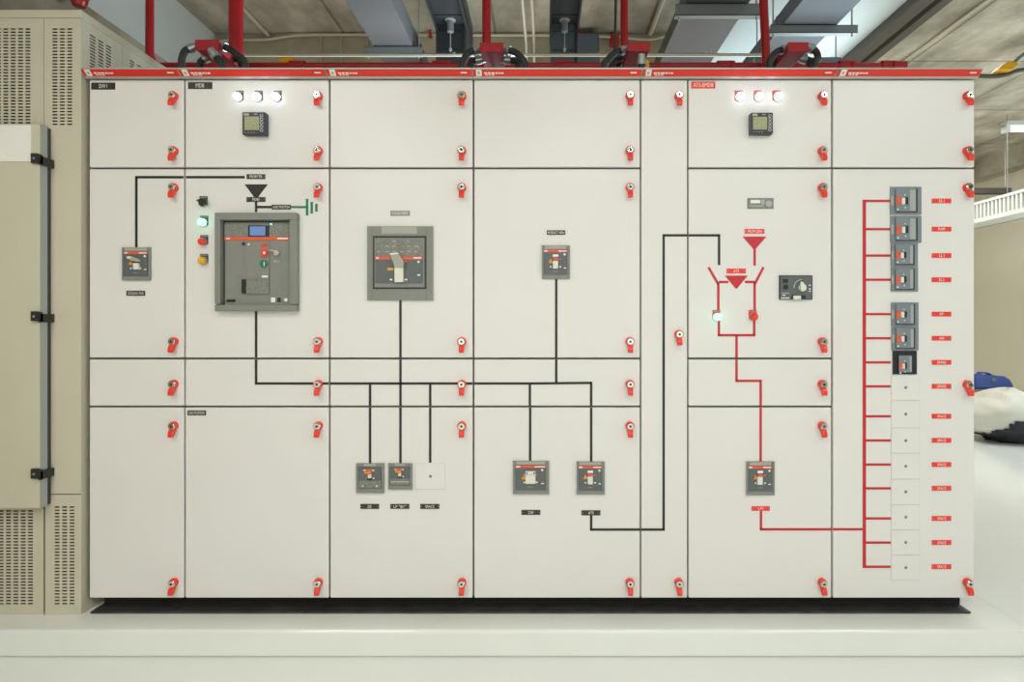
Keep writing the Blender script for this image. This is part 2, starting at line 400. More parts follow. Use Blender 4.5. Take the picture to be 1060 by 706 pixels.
def meter(cab, x0, y0, x1, y1, label):
    d = .030; b = MB(); w = x1-x0; h = y1-y0
    b.fb(x0, y0, x1, y1, 0, d, M['meter'])
    o = b.build('power_meter', cab, bevel=.002, label=label)
    s = MB(); s.fb(x0+.09*w, y0+.20*h, x0+.73*w, y0+.80*h, d, d+.0015, M['lcd'])
    s.build('display', o)
    f = MB(); f.fb(x0+.06*w, y0+.05*h, x0+.29*w, y0+.16*h, d, d+.001, M['btab'])
    f.fb(x0+.50*w, y0+.07*h, x0+.66*w, y0+.11*h, d, d+.001, M['btab'])
    for k in range(4): f.fb(x0+(.08+.13*k)*w, y0+.89*h, x0+(.15+.13*k)*w, y0+.93*h, d, d+.001, M['bfr'])
    f.build('marking', o)
    k_ = MB()
    for k in range(5):
        q = y0+(.15+.16*k)*h
        k_.cyl((FX(x0+.85*w, d), FZ(q+.02*h, d)), .0065, d, d+.003, M['trim'], 14)
        k_.cyl((FX(x0+.85*w, d), FZ(q+.02*h, d)), .0035, d+.003, d+.0035, M['bdark'], 12)
    k_.build('button_row', o)
    return o

# ------------------------------------------------------------------ switchgear line-up
def door(cab, x0, y0, x1, y1, locks, label=None):
    b = MB(); b.box(FX(x0), FX(x1), D, D+.019, FZ(y0), FZ(y1), M['door'])
    o = b.build('door', cab, bevel=.0035, seg=2, label=label)
    for (lx, ly) in locks: add_lock(o, lx, ly)
    return o
def canopy_pt(px, py, off=0.0):
    t = (py-70)/11.0; Y = 2.352+t*.040-off
    return (WX(px, Y), Y, WZ(py, Y))
def cabinet(bx0, bx1, label):
    cx = (FX(bx0)+FX(bx1))/2
    cab = thing('switchgear_cabinet', (cx, 2.85, .160), label, 'electrical cabinet', 'switchgear cabinets standing in one line-up')
    xa, xb = FX(bx0)+.001, FX(bx1)-.001
    b = MB(); b.box(xa, xb, 2.4205, 3.30, .1602, ZC+1.000, M['frame'])
    b.build('housing', cab)
    c = MB()
    z70 = WZ(70, 2.352); 
    pts = [(2.425, z70), (2.352, z70), (2.354, WZ(71.6, 2.354)), (2.378, WZ(79.4, 2.378)), (2.384, WZ(81.2, 2.384)), (2.400, WZ(82.0, 2.400)), (2.425, WZ(82.0, 2.40))]
    c.xprism(pts, xa, xb, M['silver'])
    can = c.build('canopy', cab)
    r = MB()
    yA, zA = 2.3535, WZ(72.0, 2.3535); yB, zB = 2.3770, WZ(79.2, 2.3770)
    r.xprism([(yA, zA), (yA-.0015, zA), (yB-.0015, zB), (yB, zB)], xa+.002, xb-.002, M['red'])
    r.build('red_band', can)
    g = MB()
    def q(u0, v0, u1, v1, m, off=.003):     # u metres along the band, v 0..1 down the band
        P = []
        for (u, v) in ((u0, v0), (u1, v0), (u1, v1), (u0, v1)):
            P.append((xa+u, yA+(yB-yA)*v-off, zA+(zB-zA)*v))
        Q = [(x, y+.001, z) for x, y, z in P]
        g.add(P+Q, [(0,3,2,1),(4,5,6,7),(0,1,5,4),(2,3,7,6),(1,2,6,5),(0,4,7,3)], m)
    q(.014, .05, .036, .95, M['white']); q(.020, .35, .029, .75, M['trim'], .0035)
    g.build('logo_plate', can); g = MB()
    u = .046
    for wd in (.012, .010, .014, .009, .006, .010): q(u, .45, u+wd, .66, M['white']); u += wd+.003
    u = .050
    for wd in (.010, .008, .012): q(u, .78, u+wd, .88, M['white']); u += wd+.003
    g.build('maker_text', can); g = MB()
    q(xb-xa-.045, .40, xb-xa-.020, .58, M['white'])
    g.build('end_mark', can)
    return cab
KX = {'a': 180.6, 'b': 330.0, 'c': 478.4, 'd': 651.8, 'e': 702.3, 'f': 850.6, 'g': 1000.6}
R1 = (100, 156.5); R2 = (194.5, 353.5); R3 = (397.5,); R4 = (440.5, 602.5)
def four_doors(cab, x0, x1, k):
    kx = KX[k]; off = 0
    return [door(cab, x0, ya, x1, yb, [(kx, y) for y in R]) for (ya, yb, R) in ((82.5, 173, R1), (175, 370.2, R2), (372.2, 420, R3), (422, 619, R4))]

# --- SW1
c1 = cabinet(92, 191, 'narrow white switchgear cabinet with SW1 nameplate, at the left end of the line-up')
d = four_doors(c1, 92.6, 190.2, 'a')
plate(d[0], 94.3, 85.5, 119, 92.6, 'SW1', M['platebl'], True)
lines(d[1], [[(141, 256), (141, 183.4), (190, 183.4)]], M['black'])
breaker(c1, 126, 256, 155.5, 290, 'lever')
plate(d[1], 130.8, 301, 149.9, 306.1, 'COOLING FAN', M['platebl'])
# --- MDB
c2 = cabinet(191, 341, 'wide white switchgear cabinet with MDB nameplate, large grey breaker and green earth symbol')
d = four_doors(c2, 191.8, 340.2, 'b')
plate(d[0], 194.6, 85, 219.5, 92, 'MDB', M['platebl'], True)
for x in (247.6, 267.6, 287.2): lamp(c2, x, 101.2, M['lampw'], 'lit white pilot lamp')
meter(c2, 250.8, 116.0, 274.5, 139.2, 'black square power meter')
lines(d[1], [[(192.4, 183.4), (253.3, 183.4)], [(265, 206), (265, 219.6)], [(266, 214.3), (281.5, 214.3)], [(265, 321.5), (265, 370)]], M['black'])
triangle(d[1], 253, 277, 190.8, 205.5, M['black'], 'black triangle')
plate(d[1], 255.2, 180.3, 274.5, 185.3, 'FROM TR', M['platebl'])
plate(d[1], 255.2, 204, 274.7, 208.8, 'MDB1', M['platebl'])
plate(d[1], 281.3, 211.9, 300.8, 216.7, 'GND POSITION', M['platebl'])
lines(d[1], [[(301, 214.3), (317, 214.3)]], M['green'], 2.3, label='green line')
b = MB()
for (x, ya, yb) in ((317.8, 205.8, 223), (322.6, 209, 221), (327.4, 211, 219)): b.fb(x-1.25, ya, x+1.25, yb, 0, .0018, M['green'])
b.build('earth_symbol', d[1], label='green earth symbol')
for (y, m, lb) in ((210.3, M['bdark'], 'black selector switch'), (230.6, M['lampg'], 'lit green pilot lamp'), (250.6, M['lred'], 'red push button'), (270.0, M['yellow'], 'yellow push button')):
    if m is M['bdark']:
        o = lamp(c2, 210.5, y, m, lb, M['bdark'], 'selector_switch', .016)
        p = MB(); p.fp([(202.5, 207.0), (208, 205.2), (213, 206), (213, 211.5), (208.5, 211.5)], .014, .026, m); p.build('knob', o, bevel=.001)
    else: lamp(c2, 211.2, y, m, lb, M['gasket'], 'pilot_lamp' if 'lamp' in lb else 'push_button')
lines(d[2], [[(265, 372.3), (265, 397), (340.2, 397)]], M['black'])
plate(d[3], 194, 425, 213, 430, 'GND POSITION', M['platebl'])
# large air circuit breaker
b = MB(); z = M['bfr']
b.fb(222, 220, 307, 227.5, 0, .028, z); b.fb(222, 315.6, 307, 322, 0, .028, z)
b.fb(222, 227.5, 227.8, 314.8, 0, .028, z); b.fb(299.6, 227.5, 307, 314.8, 0, .028, z)
acb = b.build('air_circuit_breaker', c2, bevel=.002, label='large grey air circuit breaker with a blue screen')
f = MB()
f.fb(224, 224, 303, 319, 0, .0012, M['gasket'])
f.fb(233.0, 230.4, 301.5, 317.0, .0012, .005, M['bfr'])
f.fb(232.5, 231.0, 299.0, 245.0, .005, .0058, M['bface2'])
f.fb(254, 250.0, 278.6, 304.5, .005, .010, M['bfr'])
f.fb(250.4, 250.6, 253.6, 254.0, .005, .007, M['bdark'])
f.cyl((FX(257.5, .010), FZ(253, .010)), .0045, .010, .0112, M['white'], 10)
f.fb(255.5, 287.6, 278.2, 304.2, .010, .0112, M['bface2'])
for k in range(4): f.fb(258+k*4.6, 291, 261+k*4.6, 297, .0112, .0117, M['bfr'])
f.fb(271, 285.2, 277, 287.2, .010, .0112, M['white'])
f.fb(250.0, 289.0, 254.2, 303.8, .005, .014, M['bdark'])
f.fb(280.4, 308, 284.8, 313, .005, .006, M['white']); f.fb(287.0, 308.2, 290.6, 312.6, .005, .006, M['bdark']); f.cyl((FX(296, .005), FZ(310.4, .005)), .007, .005, .006, M['white'], 14)
f.fb(234.5, 310.0, 243.5, 312.6, .005, .007, M['bdark']); f.fb(283, 269.6, 289.5, 271.4, .005, .007, M['btab'])
f.fb(234.0, 247.0, 299.0, 247.4, .005, .0053, M['bdark'])
f.build('front_panel', acb)
f = MB(); f.fb(232.2, 245.2, 299.4, 248.6, .005, .0075, M['stripe']); f.fb(234, 246.2, 238, 247.6, .0075, .0079, M['white']); f.fb(287, 246.2, 298, 247.6, .0075, .0079, M['white'])
f.build('red_stripe', acb)
f = MB(); f.fb(256.8, 233.4, 278.5, 245.0, .005, .008, M['bdark']); f.fb(258.6, 234.4, 274.6, 243.8, .008, .009, M['screen']); f.cyl((FX(280.5, .008), FZ(231.9, .008)), .0025, .005, .0085, M['lampg'], 8)
f.build('display', acb, label='blue display')
f = MB(); f.fb(270.5, 252.5, 277, 255.4, .010, .0115, M['lred']); f.fb(270.3, 258, 276.5, 265.4, .010, .016, M['lred']); f.fb(272.4, 260.4, 274.4, 263, .016, .0165, M['white']); f.build('off_button', acb, label='red button')
f = MB(); f.cyl((FX(273.4, .010), FZ(273, .010)), .0150, .010, .016, M['green'], 20); f.fb(272.8, 271, 273.8, 275.5, .016, .0165, M['white']); f.build('on_button', acb, label='green round button')
f = MB(); f.cyl((FX(287.5, .005), FZ(262.2, .005)), .0105, .005, .020, M['chrome'], 18); f.fb(277.5, 258.4, 284, 259.8, .018, .021, M['chrome']); f.build('key_lock', acb, label='chrome key lock')
# --- third cabinet
c3 = cabinet(341, 490, 'white switchgear cabinet with a square lever breaker above two small breakers')
d = four_doors(c3, 341.8, 489.2, 'c')
plate(d[1], 404.2, 218.2, 424, 223.3, 'CONSUMERS', M['brown'])
b = MB(); z = M['bfr']
b.fb(380, 234.2, 448, 310.7, 0, .010, z)
b.fb(395, 234.8, 431.6, 241.8, .010, .0115, M['btab'])
for x in (385, 441.6): b.fb(x-.2, 235, x+.2, 310, .010, .0105, M['bface'])
bk = b.build('circuit_breaker', c3, bevel=.0015, label='square grey breaker with a wide surround')
f = MB()
f.fb(386, 244.2, 441.2, 299.2, .010, .0112, M['bdark']); f.fb(387.6, 246.2, 439.4, 297.4, .0112, .013, M['bfr'])
f.fb(388.4, 247, 437.7, 293.0, .013, .016, M['bface']); f.fb(388.4, 247, 437.7, 265.2, .016, .0170, M['bface2'])
random.seed(2)
for k in range(6):
    for j in range(3):
        if random.random() < .75: f.fb(391+k*7.6, 249+j*5.4, 391+k*7.6+random.uniform(2, 5), 250.2+j*5.4, .017, .0174, M['btab'])
f.fb(388.4, 265.4, 437.7, 268.6, .016, .0170, M['stripe']); f.fb(389.4, 266.3, 392, 267.6, .017, .0174, M['white']); f.fb(428, 266.3, 436, 267.6, .017, .0174, M['white'])
f.cyl((FX(433.2, .016), FZ(271, .016)), .0045, .016, .0168, M['white'], 10); f.fb(432, 284, 435, 285.4, .016, .0166, M['white'])
f.fb(401, 277.2, 407, 279.8, .016, .0168, M['yellow'])
f.fb(403.5, 288.6, 406, 290.2, .016, .0166, M['white']); f.fb(419, 288.6, 421.5, 290.2, .016, .0166, M['white']); f.fb(418.5, 270, 422, 271.3, .016, .0166, M['stripe'])
f.build('face_plate', bk)
f = MB()
f.fb(408.2, 275, 417.2, 292, .016, .032, M['toggle'])
f.fp([(403.4, 262.2), (411.6, 261.4), (417.4, 270.2), (417.4, 276.5), (408.6, 276.5)], .020, .040, M['btab'])
f.fp([(403.4, 262.2), (411.6, 261.4), (412.4, 262.8), (404.2, 263.6)], .040, .041, M['white'])
f.build('lever', bk, bevel=.002, label='ivory lever')
lines(d[1], [[(414.5, 310.7), (414.5, 370.2)]], M['black'])
lines(d[2], [[(341.8, 397), (489.2, 397)], [(414.5, 372.2), (414.5, 420)], [(383, 398), (383, 420)], [(445.3, 398), (445.3, 420)]], M['black'])
lines(d[3], [[(383, 422), (383, 479.6)], [(414.5, 422), (414.5, 479.6)], [(445.3, 422), (445.3, 479.0)]], M['black'])
small_breaker(c3, 368.5, 479.8, 397.5, 510.5); small_breaker(c3, 401.7, 479.8, 426.5, 506.8, True)
def blank(cab, x0, y0, x1, y1):
    b = MB(); b.fb(x0-.3, y0-.1, x1+.1, y1+.2, 0, .0005, M['btab']); b.fb(x0, y0, x1, y1, .0005, .0022, M['door']); b.build('blanking_plate', cab)  # slightly larger grey under-sheet paints the shadow line round the plate
    s = MB(); s.cyl((FX((x0+x1)/2+.3, .0022), FZ((y0+y1)/2, .0022)), .0062, .0022, .0046, M['bfr'], 12, .0040)
    s.build('screw', cab)
blank(c3, 430, 480, 460.5, 506.3)
plate(d[3], 373, 521.8, 392.4, 526.8, 'DB', M['platebl']); plate(d[3], 404, 521.8, 423.8, 526.8, 'LP "B1"', M['platebl']); plate(d[3], 435, 521.8, 454.8, 526.8, 'SPACE', M['platebl'])
# --- fourth cabinet
c4 = cabinet(490, 663, 'white switchgear cabinet with one small breaker above the breakers marked CAP and ATS')
d = four_doors(c4, 490.8, 662.4, 'd')
plate(d[1], 566, 238.4, 585.2, 243, 'BUSDUCT 400A', M['platebl'])
breaker(c4, 561, 254, 590, 288.6, 'toggle')
lines(d[1], [[(575.8, 288.8), (575.8, 370.2)]], M['black'])
lines(d[2], [[(490.8, 397), (550, 397), (612, 396.4), (612, 420)], [(548.5, 398), (548.5, 420)], [(575.8, 372.2), (575.8, 396)]], M['black'])
lines(d[3], [[(548.8, 422), (548.8, 477.2)], [(612, 422), (612, 477.8)], [(612, 533), (612, 548.3), (662.4, 548.3)]], M['black'])
breaker(c4, 531, 477.3, 568.4, 511.7, 'wide'); breaker(c4, 597, 478, 626, 512, 'toggle')
plate(d[3], 539.7, 528, 559.4, 533, 'CAP', M['platebl']); plate(d[3], 601.9, 528.4, 621.6, 533.5, 'ATS', M['platebl'])
# --- ATS-EMDB cabinet with its narrow cable door
c5 = cabinet(663, 861.6, 'white switchgear cabinet with red ATS-EMDB nameplate and a tall narrow side door')
dn = door(c5, 663.8, 82.5, 711.4, 619, [(KX['e'], y) for y in (100, 346, 602.5)], 'tall narrow door')
lines(dn, [[(663.8, 548.3), (687, 548.3), (687, 243.6), (711.4, 243.6)]], M['black'])
d = four_doors(c5, 712.8, 860.6, 'f')
plate(d[0], 715.6, 84.5, 740.5, 91.4, 'ATS-EMDB', M['platered'], True)
for x in (765.0, 784.6, 804.2): lamp(c5, x, 101.0, M['lampw'], 'lit white pilot lamp', M['platered'])
meter(c5, 777.6, 116.5, 800.2, 138.4, 'black square power meter')
b = MB(); b.fb(773.6, 205.0, 800.8, 216.2, 0, .002, M['bface2']); b.fb(777, 207, 787, 210.4, .002, .0026, M['white']); b.cyl((FX(796, .002), FZ(210.8, .002)), .013, .002, .003, M['trim'], 16); b.fb(776, 212.4, 791, 214.2, .002, .0026, M['btab']); b.fb(788, 206.8, 791.5, 211.5, .002, .0026, M['trim'])
b.build('sticker', d[1], label='small grey sticker')
lines(d[1], [[(712.8, 243.6), (744.4, 243.6), (744.4, 274.5)]], M['black'])
plate(d[1], 770.9, 237, 791.4, 241.8, 'FROM GEN', M['platered'])
triangle(d[1], 768.8, 793.4, 244.9, 258.2, M['dred'], 'red triangle')
plate(d[1], 752.2, 278, 772.2, 283, 'ATS', M['platered'])
triangle(d[1], 750.4, 774.2, 285.3, 298.6, M['dred'], 'red triangle')
lines(d[1], [[(781.2, 257), (781.2, 275)], [(790.4, 276.6), (781.4, 294)], [(781.2, 292.5), (781.2, 322)], [(733.4, 276.6), (743.4, 294)], [(743.6, 292.5), (743.6, 321)],
             [(744.2, 291.9), (754, 291.9)], [(771, 291.9), (781, 291.9)],
             [(744.2, 331), (744.2, 347), (762.5, 347)], [(780.8, 331), (780.8, 347), (762.5, 347)], [(762.5, 347), (762.5, 370.2)]], M['dred'], label='red line')
lamp(c5, 741.8, 328.2, M['lampg'], 'lit green pilot lamp', M['platered'])
lamp(c5, 779.4, 328.0, M['lred'], 'unlit red pilot lamp', M['platered'])
b = MB(); b.fb(807, 285, 841.2, 310, 0, .008, M['gasket']); ct = b.build('changeover_controller', c5, bevel=.001, label='blue-grey controller with an ivory knob')
f = MB(); f.fb(808, 286.2, 840, 309.4, .008, .010, M['bface'])
f.fb(810.2, 288.8, 815.8, 292.8, .010, .0112, M['bdark']); f.cyl((FX(813, .010), FZ(297.2, .010)), .0105, .010, .013, M['bdark'], 16)
f.fb(809, 303, 817, 304, .010, .0106, M['btab']); f.fb(810, 305, 813, 306, .010, .0106, M['white']); f.fb(808.4, 308, 817.2, 309, .010, .0106, M['white'])
for k in range(8):
    a = math.radians(95+k*12); f.fb(830+8*math.cos(a)-.4, 297.5-8*math.sin(a)-.4, 830+8*math.cos(a)+.4, 297.5-8*math.sin(a)+.4, .010, .0106, M['white'])
for y in (295.2, 299, 301.4): f.fb(837.4, y-.5, 839.2, y+.5, .010, .0106, M['white'])
f.fb(819.5, 305.4, 834, 310, .010, .0112, M['bdark'])
f.build('face_plate', ct)
f = MB(); f.cyl((FX(830, .010), FZ(297.8, .010)), .0150, .010, .020, M['toggle'], 22); f.fp([(829.2, 291.6), (832, 292), (833, 296), (831.6, 301.8), (829.4, 301.2), (828.6, 296)], .020, .028, M['toggle']); f.build('knob', ct, bevel=.001, label='ivory knob')
f = MB(); f.fb(821.6, 306, 829.2, 309.8, .0112, .018, M['toggle']); f.build('slide_switch', ct, label='ivory slide')
lines(d[2], [[(762.5, 372.2), (762.5, 394.3), (787.5, 394.3), (787.5, 420)]], M['dred'], label='red line')
lines(d[3], [[(787.5, 422), (787.5, 478)], [(787.8, 527), (787.8, 548), (860.6, 548)]], M['dred'], label='red line')
breaker(c5, 773, 478, 802, 512.7, 'toggle')
plate(d[3], 778, 524.2, 797, 528.8, 'LP1', M['platered'])
# --- feeder cabinet
c6 = cabinet(861.6, 1009.2, 'white switchgear cabinet at the right end with a column of side-mounted breakers and red labels')
da = door(c6, 862.4, 82.5, 1008.6, 173, [(KX['g'], y) for y in R1])
db = door(c6, 862.4, 175, 1008.6, 619, [(KX['g'], y) for y in (194.5, 398, 602.5)])
ys = [208, 237.2, 264.6, 289.6, 325.2, 350.2, 375.2, 400, 431, 456, 481, 505.6, 536.8, 561.8, 586.8]
lines(db, [[(894.8, 206.8), (894.8, 588)]], M['dred'], 3.4, label='thick red line')
lines(db, [[(862.4, 548), (893.2, 548)]] + [[(896.2, y), (922.2, y)] for y in ys], M['dred'], 2.4, label='red line')
for y, t in zip(ys, ['EL1', 'PUMP', 'LL1', 'EL2', 'FP', 'AHU', 'SPARE', 'SPARE'] + ['SPACE']*7):
    plate(db, 964.8, y-2.5, 984.8, y+2.4, t, M['platered'])
for q in ((922, 193.3, 954, 222), (922.2, 223.3, 954, 251.5), (922.7, 251.8, 950.3, 276), (922.7, 276.4, 950.5, 302), (923, 313, 951, 337.8), (923.3, 338, 951, 363)): side_breaker(c6, *q)
side_breaker(c6, 924.6, 363.2, 949.3, 387.8, True, 'breaker in a black surround')
bl = [388, 414.5, 443, 469.3, 496, 522.5, 548.4, 574.6, 600.7]
for a, b_ in zip(bl[:-1], bl[1:]): blank(c6, 923.0, a+.4, 951.8, b_-.4)

# plinth channel under the line-up
b = MB()
b.box(-1.808, 1.702, 2.388, 2.470, PADT, PADT+.008, M['steel'])
b.box(-1.802, 1.706, 2.456, 2.470, PADT+.008, .1598, M['dark'])  # black web, the recess shadow put into its near-black colour
b.box(-1.802, 1.706, 3.20, 3.214, PADT, .1598, M['dark'])
for x in (-1.802, 1.692): b.box(x, x+.014, 2.47, 3.20, PADT, .1598, M['dark'])
tag(b.build('base_channel'), 'long dark steel channel on the painted plinth, carrying the switchgear cabinets', 'base frame')

# ------------------------------------------------------------------ tan ventilated enclosure at the left
YE = 2.38
xr = WX(84, YE); xl = -2.29; zt = WZ(10, YE); zb = PADT
def ex(px): return WX(px, YE)
def ez(py): return WZ(py, YE)
enc = thing('transformer_enclosure', ((xr+xl)/2, 2.9, PADT), 'tall tan ventilated metal enclosure on the plinth at the left, with a raised cover', 'electrical enclosure')
b = MB(); b.box(xl+.004, xr-.006, YE+.020, 3.40, zb+.002, ez(19), M['dark']); b.build('interior_shade', enc)  # near-black block behind the slots stands in for the shade inside
b = MB(); b.box(xl, xr, YE-.001, 3.41, ez(18.5), zt, M['tan']); b.build('top_cover', enc, bevel=.003)
def slot_panel(name, u0, u1, v0, v1, cols, rows, mp, m, t=.003, parent=enc):
    """sheet with punched slots: cells of a grid, the slot cells left open, with walls of thickness t"""
    us = sorted(set([u0, u1] + [q for c in cols for q in c])); vs_ = sorted(set([v0, v1] + [q for r in rows for q in r]))
    cs = {tuple(c) for c in cols}; rs = {tuple(r) for r in rows}
    b = MB()
    nu, nv = len(us), len(vs_)
    V = [mp(u, v, 0) for v in vs_ for u in us] + [mp(u, v, t) for v in vs_ for u in us]
    n = nu*nv; fs = []
    hole = lambda i, j: (us[i], us[i+1]) in cs and (vs_[j], vs_[j+1]) in rs
    for j in range(nv-1):
        for i in range(nu-1):
            a, b1, c, dd = j*nu+i, j*nu+i+1, (j+1)*nu+i+1, (j+1)*nu+i
            if hole(i, j):
                for p, q in ((a, b1), (b1, c), (c, dd), (dd, a)): fs.append((p, p+n, q+n, q))
            else: fs.append((a, b1, c, dd)); fs.append((a+n, dd+n, c+n, b1+n))
    for i in range(nu-1): fs.append((i, i+n, i+1+n, i+1)); k = (nv-1)*nu+i; fs.append((k, k+1, k+1+n, k+n))
    for j in range(nv-1): k = j*nu; fs.append((k, k+nu, k+nu+n, k+n)); k = j*nu+nu-1; fs.append((k, k+n, k+nu+n, k+nu))
    b.add(V, fs, m)
    return b.build(name, parent)
fm = lambda u, v, t: (u, YE+t, v)
def rows(ya, yb, n, h=1.55): 
    p = (yb-ya)/(n-1); return [(ez(ya+k*p+h/2), ez(ya+k*p-h/2)) for k in range(n)]
cA = [(ex(c-2.7), ex(c+2.7)) for c in (-16.8, -9.3, -1.8, 5.8, 13.4, 21.1, 28.7)]
cB = [(ex(c-2.7), ex(c+2.7)) for c in (56.7, 64.3, 72.0)]
cC = [(ex(c-2.7), ex(c+2.7)) for c in (-14.5, -6.8, .9, 8.6, 16.2, 23.9, 31.3)]
cD = [(ex(c-2.6), ex(c+2.6)) for c in (59.0, 66.8, 74.4)]
slot_panel('front_panel', xl, ex(45.0), ez(320), ez(19), cA, rows(30, 127, 31), fm, M['tan'])
slot_panel('front_panel', xl, ex(45.0), ez(636.5), ez(320.3), cC, rows(529, 625, 31), fm, M['tan'])
slot_panel('corner_panel', ex(45.6), xr, ez(511.3), ez(19), cB, rows(30, 128.6, 31), fm, M['tan'])
slot_panel('corner_panel', ex(46.6), xr, ez(636.5), ez(512.2), cD, rows(525, 625, 31), fm, M['tan'])
sm = lambda u, v, t: (xr-t, u, v)
R_ = rows(30, 128.6, 31); R2_ = rows(525, 625, 31)
def ycols(*L): return [(a, b) for a, b in L]
slot_panel('side_panel', YE+.0035, 2.612, zb, ez(19), ycols((2.426, 2.457), (2.471, 2.502), (2.515, 2.546)), R_, sm, M['tan'])
slot_panel('side_panel', 2.615, 3.40, zb, ez(19), ycols((2.660, 2.691), (2.705, 2.736), (2.750, 2.781), (3.10, 3.131), (3.145, 3.176)), R_, sm, M['tan'])
# raised cover
XC = WX(41, 2.325)
b = MB(); b.box(xl+.01, XC, 2.325, 2.357, WZ(526.5, 2.325), WZ(128, 2.325), M['tan']); cov = b.build('cover', enc, bevel=.004, seg=3)
b = MB(); b.box(XC+.0005, XC+.004, 2.3255, 2.357, WZ(526, 2.325), WZ(128.4, 2.325), M['trim']); b.build('edge_trim', cov, label='light grey metal edge')
b = MB(); b.box(xl+.012, XC-.001, 2.357, 2.379, WZ(525.5, 2.325), WZ(129, 2.325), M['gasket']); b.build('gasket', cov, label='dark gasket')
b = MB(); b.box(xl+.012, WX(32.2, 2.324), 2.3215, 2.325, WZ(167, 2.3215), WZ(129.4, 2.3215), M['white']); b.build('sign_plate', cov, bevel=.001, label='blank white plate')
for yy in (163.5, 327.2, 490.5):
    b = MB(); z0, z1 = WZ(yy+5.6, 2.312), WZ(yy-5.0, 2.312); zm = (z0+z1)/2
    b.prism([(WX(31.6, 2.312), z0+.002), (WX(42, 2.312), z0), (XC+.014, z0-.003), (XC+.014, z1-.010), (WX(41, 2.312), z1-.004), (WX(38, 2.312), z1), (WX(31.6, 2.312), z1)], 2.312, 2.3245, M['clip'])
    b.box(XC+.0045, XC+.014, 2.3125, YE-.002, z0-.003, z1-.010, M['clip'])
    b.cyl((WX(35, 2.312), zm), .004, D-2.312, D-2.3105, M['galv'], 10)
    b.build('latch', cov, bevel=.0015, label='black latch clip')

# ------------------------------------------------------------------ red pipework above
def vpipe(px, box_y, Y, r, label, cap=False, lean=0.0, top=None):
    b = MB(); x = WX(px, Y); zb_ = WZ(box_y, 2.70)+.004; zt_ = top or ZT
    b.tube([(x, Y, zb_), (x+lean*(zt_-zb_), Y, zt_)], r, M['pipe'], 20)
    if cap: b.tube([(x, Y, zb_-.01), (x, Y, zb_+.03)], r*1.25, M['pipe'], 20)
    return tag(b.build('red_pipe'), label, 'pipe', 'red pipes dropping from the ceiling')
# horizontal pipe with its riser, tee and clamps: one thing
hp = thing('sprinkler_pipe', (0, 3.1, WZ(70, 3.1)), 'long horizontal red pipe just above the cabinets, turning up at its left end', 'pipe')
YP = 3.1; zp = WZ(68.2, YP); xL = WX(155, YP)
b = MB(); b.tube([(xL, YP, zp), (WX(933, YP), YP, zp)], .017, M['pipe'], 16); b.build('run', hp)
b = MB(); b.tube([(xL, YP, zp), (xL, YP, ZT)], .020, M['pipe'], 18); b.build('riser', hp)
b = MB(); b.tube([(xL, YP, zp-.03), (xL, YP, zp+.045)], .030, M['pipe'], 18); b.tube([(xL-.034, YP, zp), (xL+.038, YP, zp)], .027, M['pipe'], 18); b.build('elbow_fitting', hp)
for (a, c) in ((300, 316), (448, 466), (575, 590), (742, 760), (868, 884), (912, 927)):
    b = MB(); b.tube([(WX(a, YP), YP, zp), (WX(a+3.5, YP), YP, zp)], .023, M['boxred'], 14); b.tube([(WX(c-3.5, YP), YP, zp), (WX(c, YP), YP, zp)], .023, M['boxred'], 14)
    b.box(WX(a, YP), WX(c, YP), YP-.010, YP+.010, zp+.012, zp+.024, M['boxred']); b.build('clamp', hp)
b = MB(); b.tube([(WX(925, YP), YP, zp), (WX(937, YP), YP, zp)], .024, M['pipe'], 16); b.build('end_cap', hp)
b = MB(); b.tube([(WX(238, 3.4), 3.4, WZ(57, 3.4)), (WX(795, 3.4), 3.4, WZ(57, 3.4))], .0095, M['galv'], 12)
for x in (300, 470, 620, 730): b.tube([(WX(x, 3.4), 3.4, WZ(57, 3.4)), (WX(x, 3.4), 3.4, WZ(57, 3.4)+.012)], .012, M['galv'], 8)
gp = b.build('steel_conduit'); tag(gp, 'long thin galvanised conduit running level above the cabinets', 'conduit')
vpipe(244.2, 42, 2.95, .034, 'thickest red vertical pipe, behind the leftmost red junction box')
vpipe(503.6, 45, 2.82, .0205, 'red vertical pipe coming down onto the second red junction box from the left')
vpipe(646.2, 44.2, 3.17, .0205, 'red vertical pipe beside the grey conduit, behind the third red junction box')
vpipe(793.8, 44.6, 3.05, .0215, 'slightly leaning red vertical pipe beside the rightmost red junction box', lean=-.045)
b = MB(); b.tube([(-2.22, 2.86, ZC+1.535), (-2.22, 2.86, ZT)], .036, M['pipe'], 20); b.tube([(-2.22, 2.86, ZC+1.515), (-2.22, 2.86, ZC+1.56)], [.026, .042], M['pipe'], 20)
tag(b.build('red_pipe'), 'short red pipe end hanging above the tan enclosure', 'pipe')
b = MB(); b.tube([(WX(636, 3.3), 3.3, WZ(66, 3.3)), (WX(640, 3.3), 3.3, ZT)], .008, M['dbeam'], 8)
tag(b.build('conduit'), 'thin dark conduit just left of the third red vertical pipe', 'conduit')

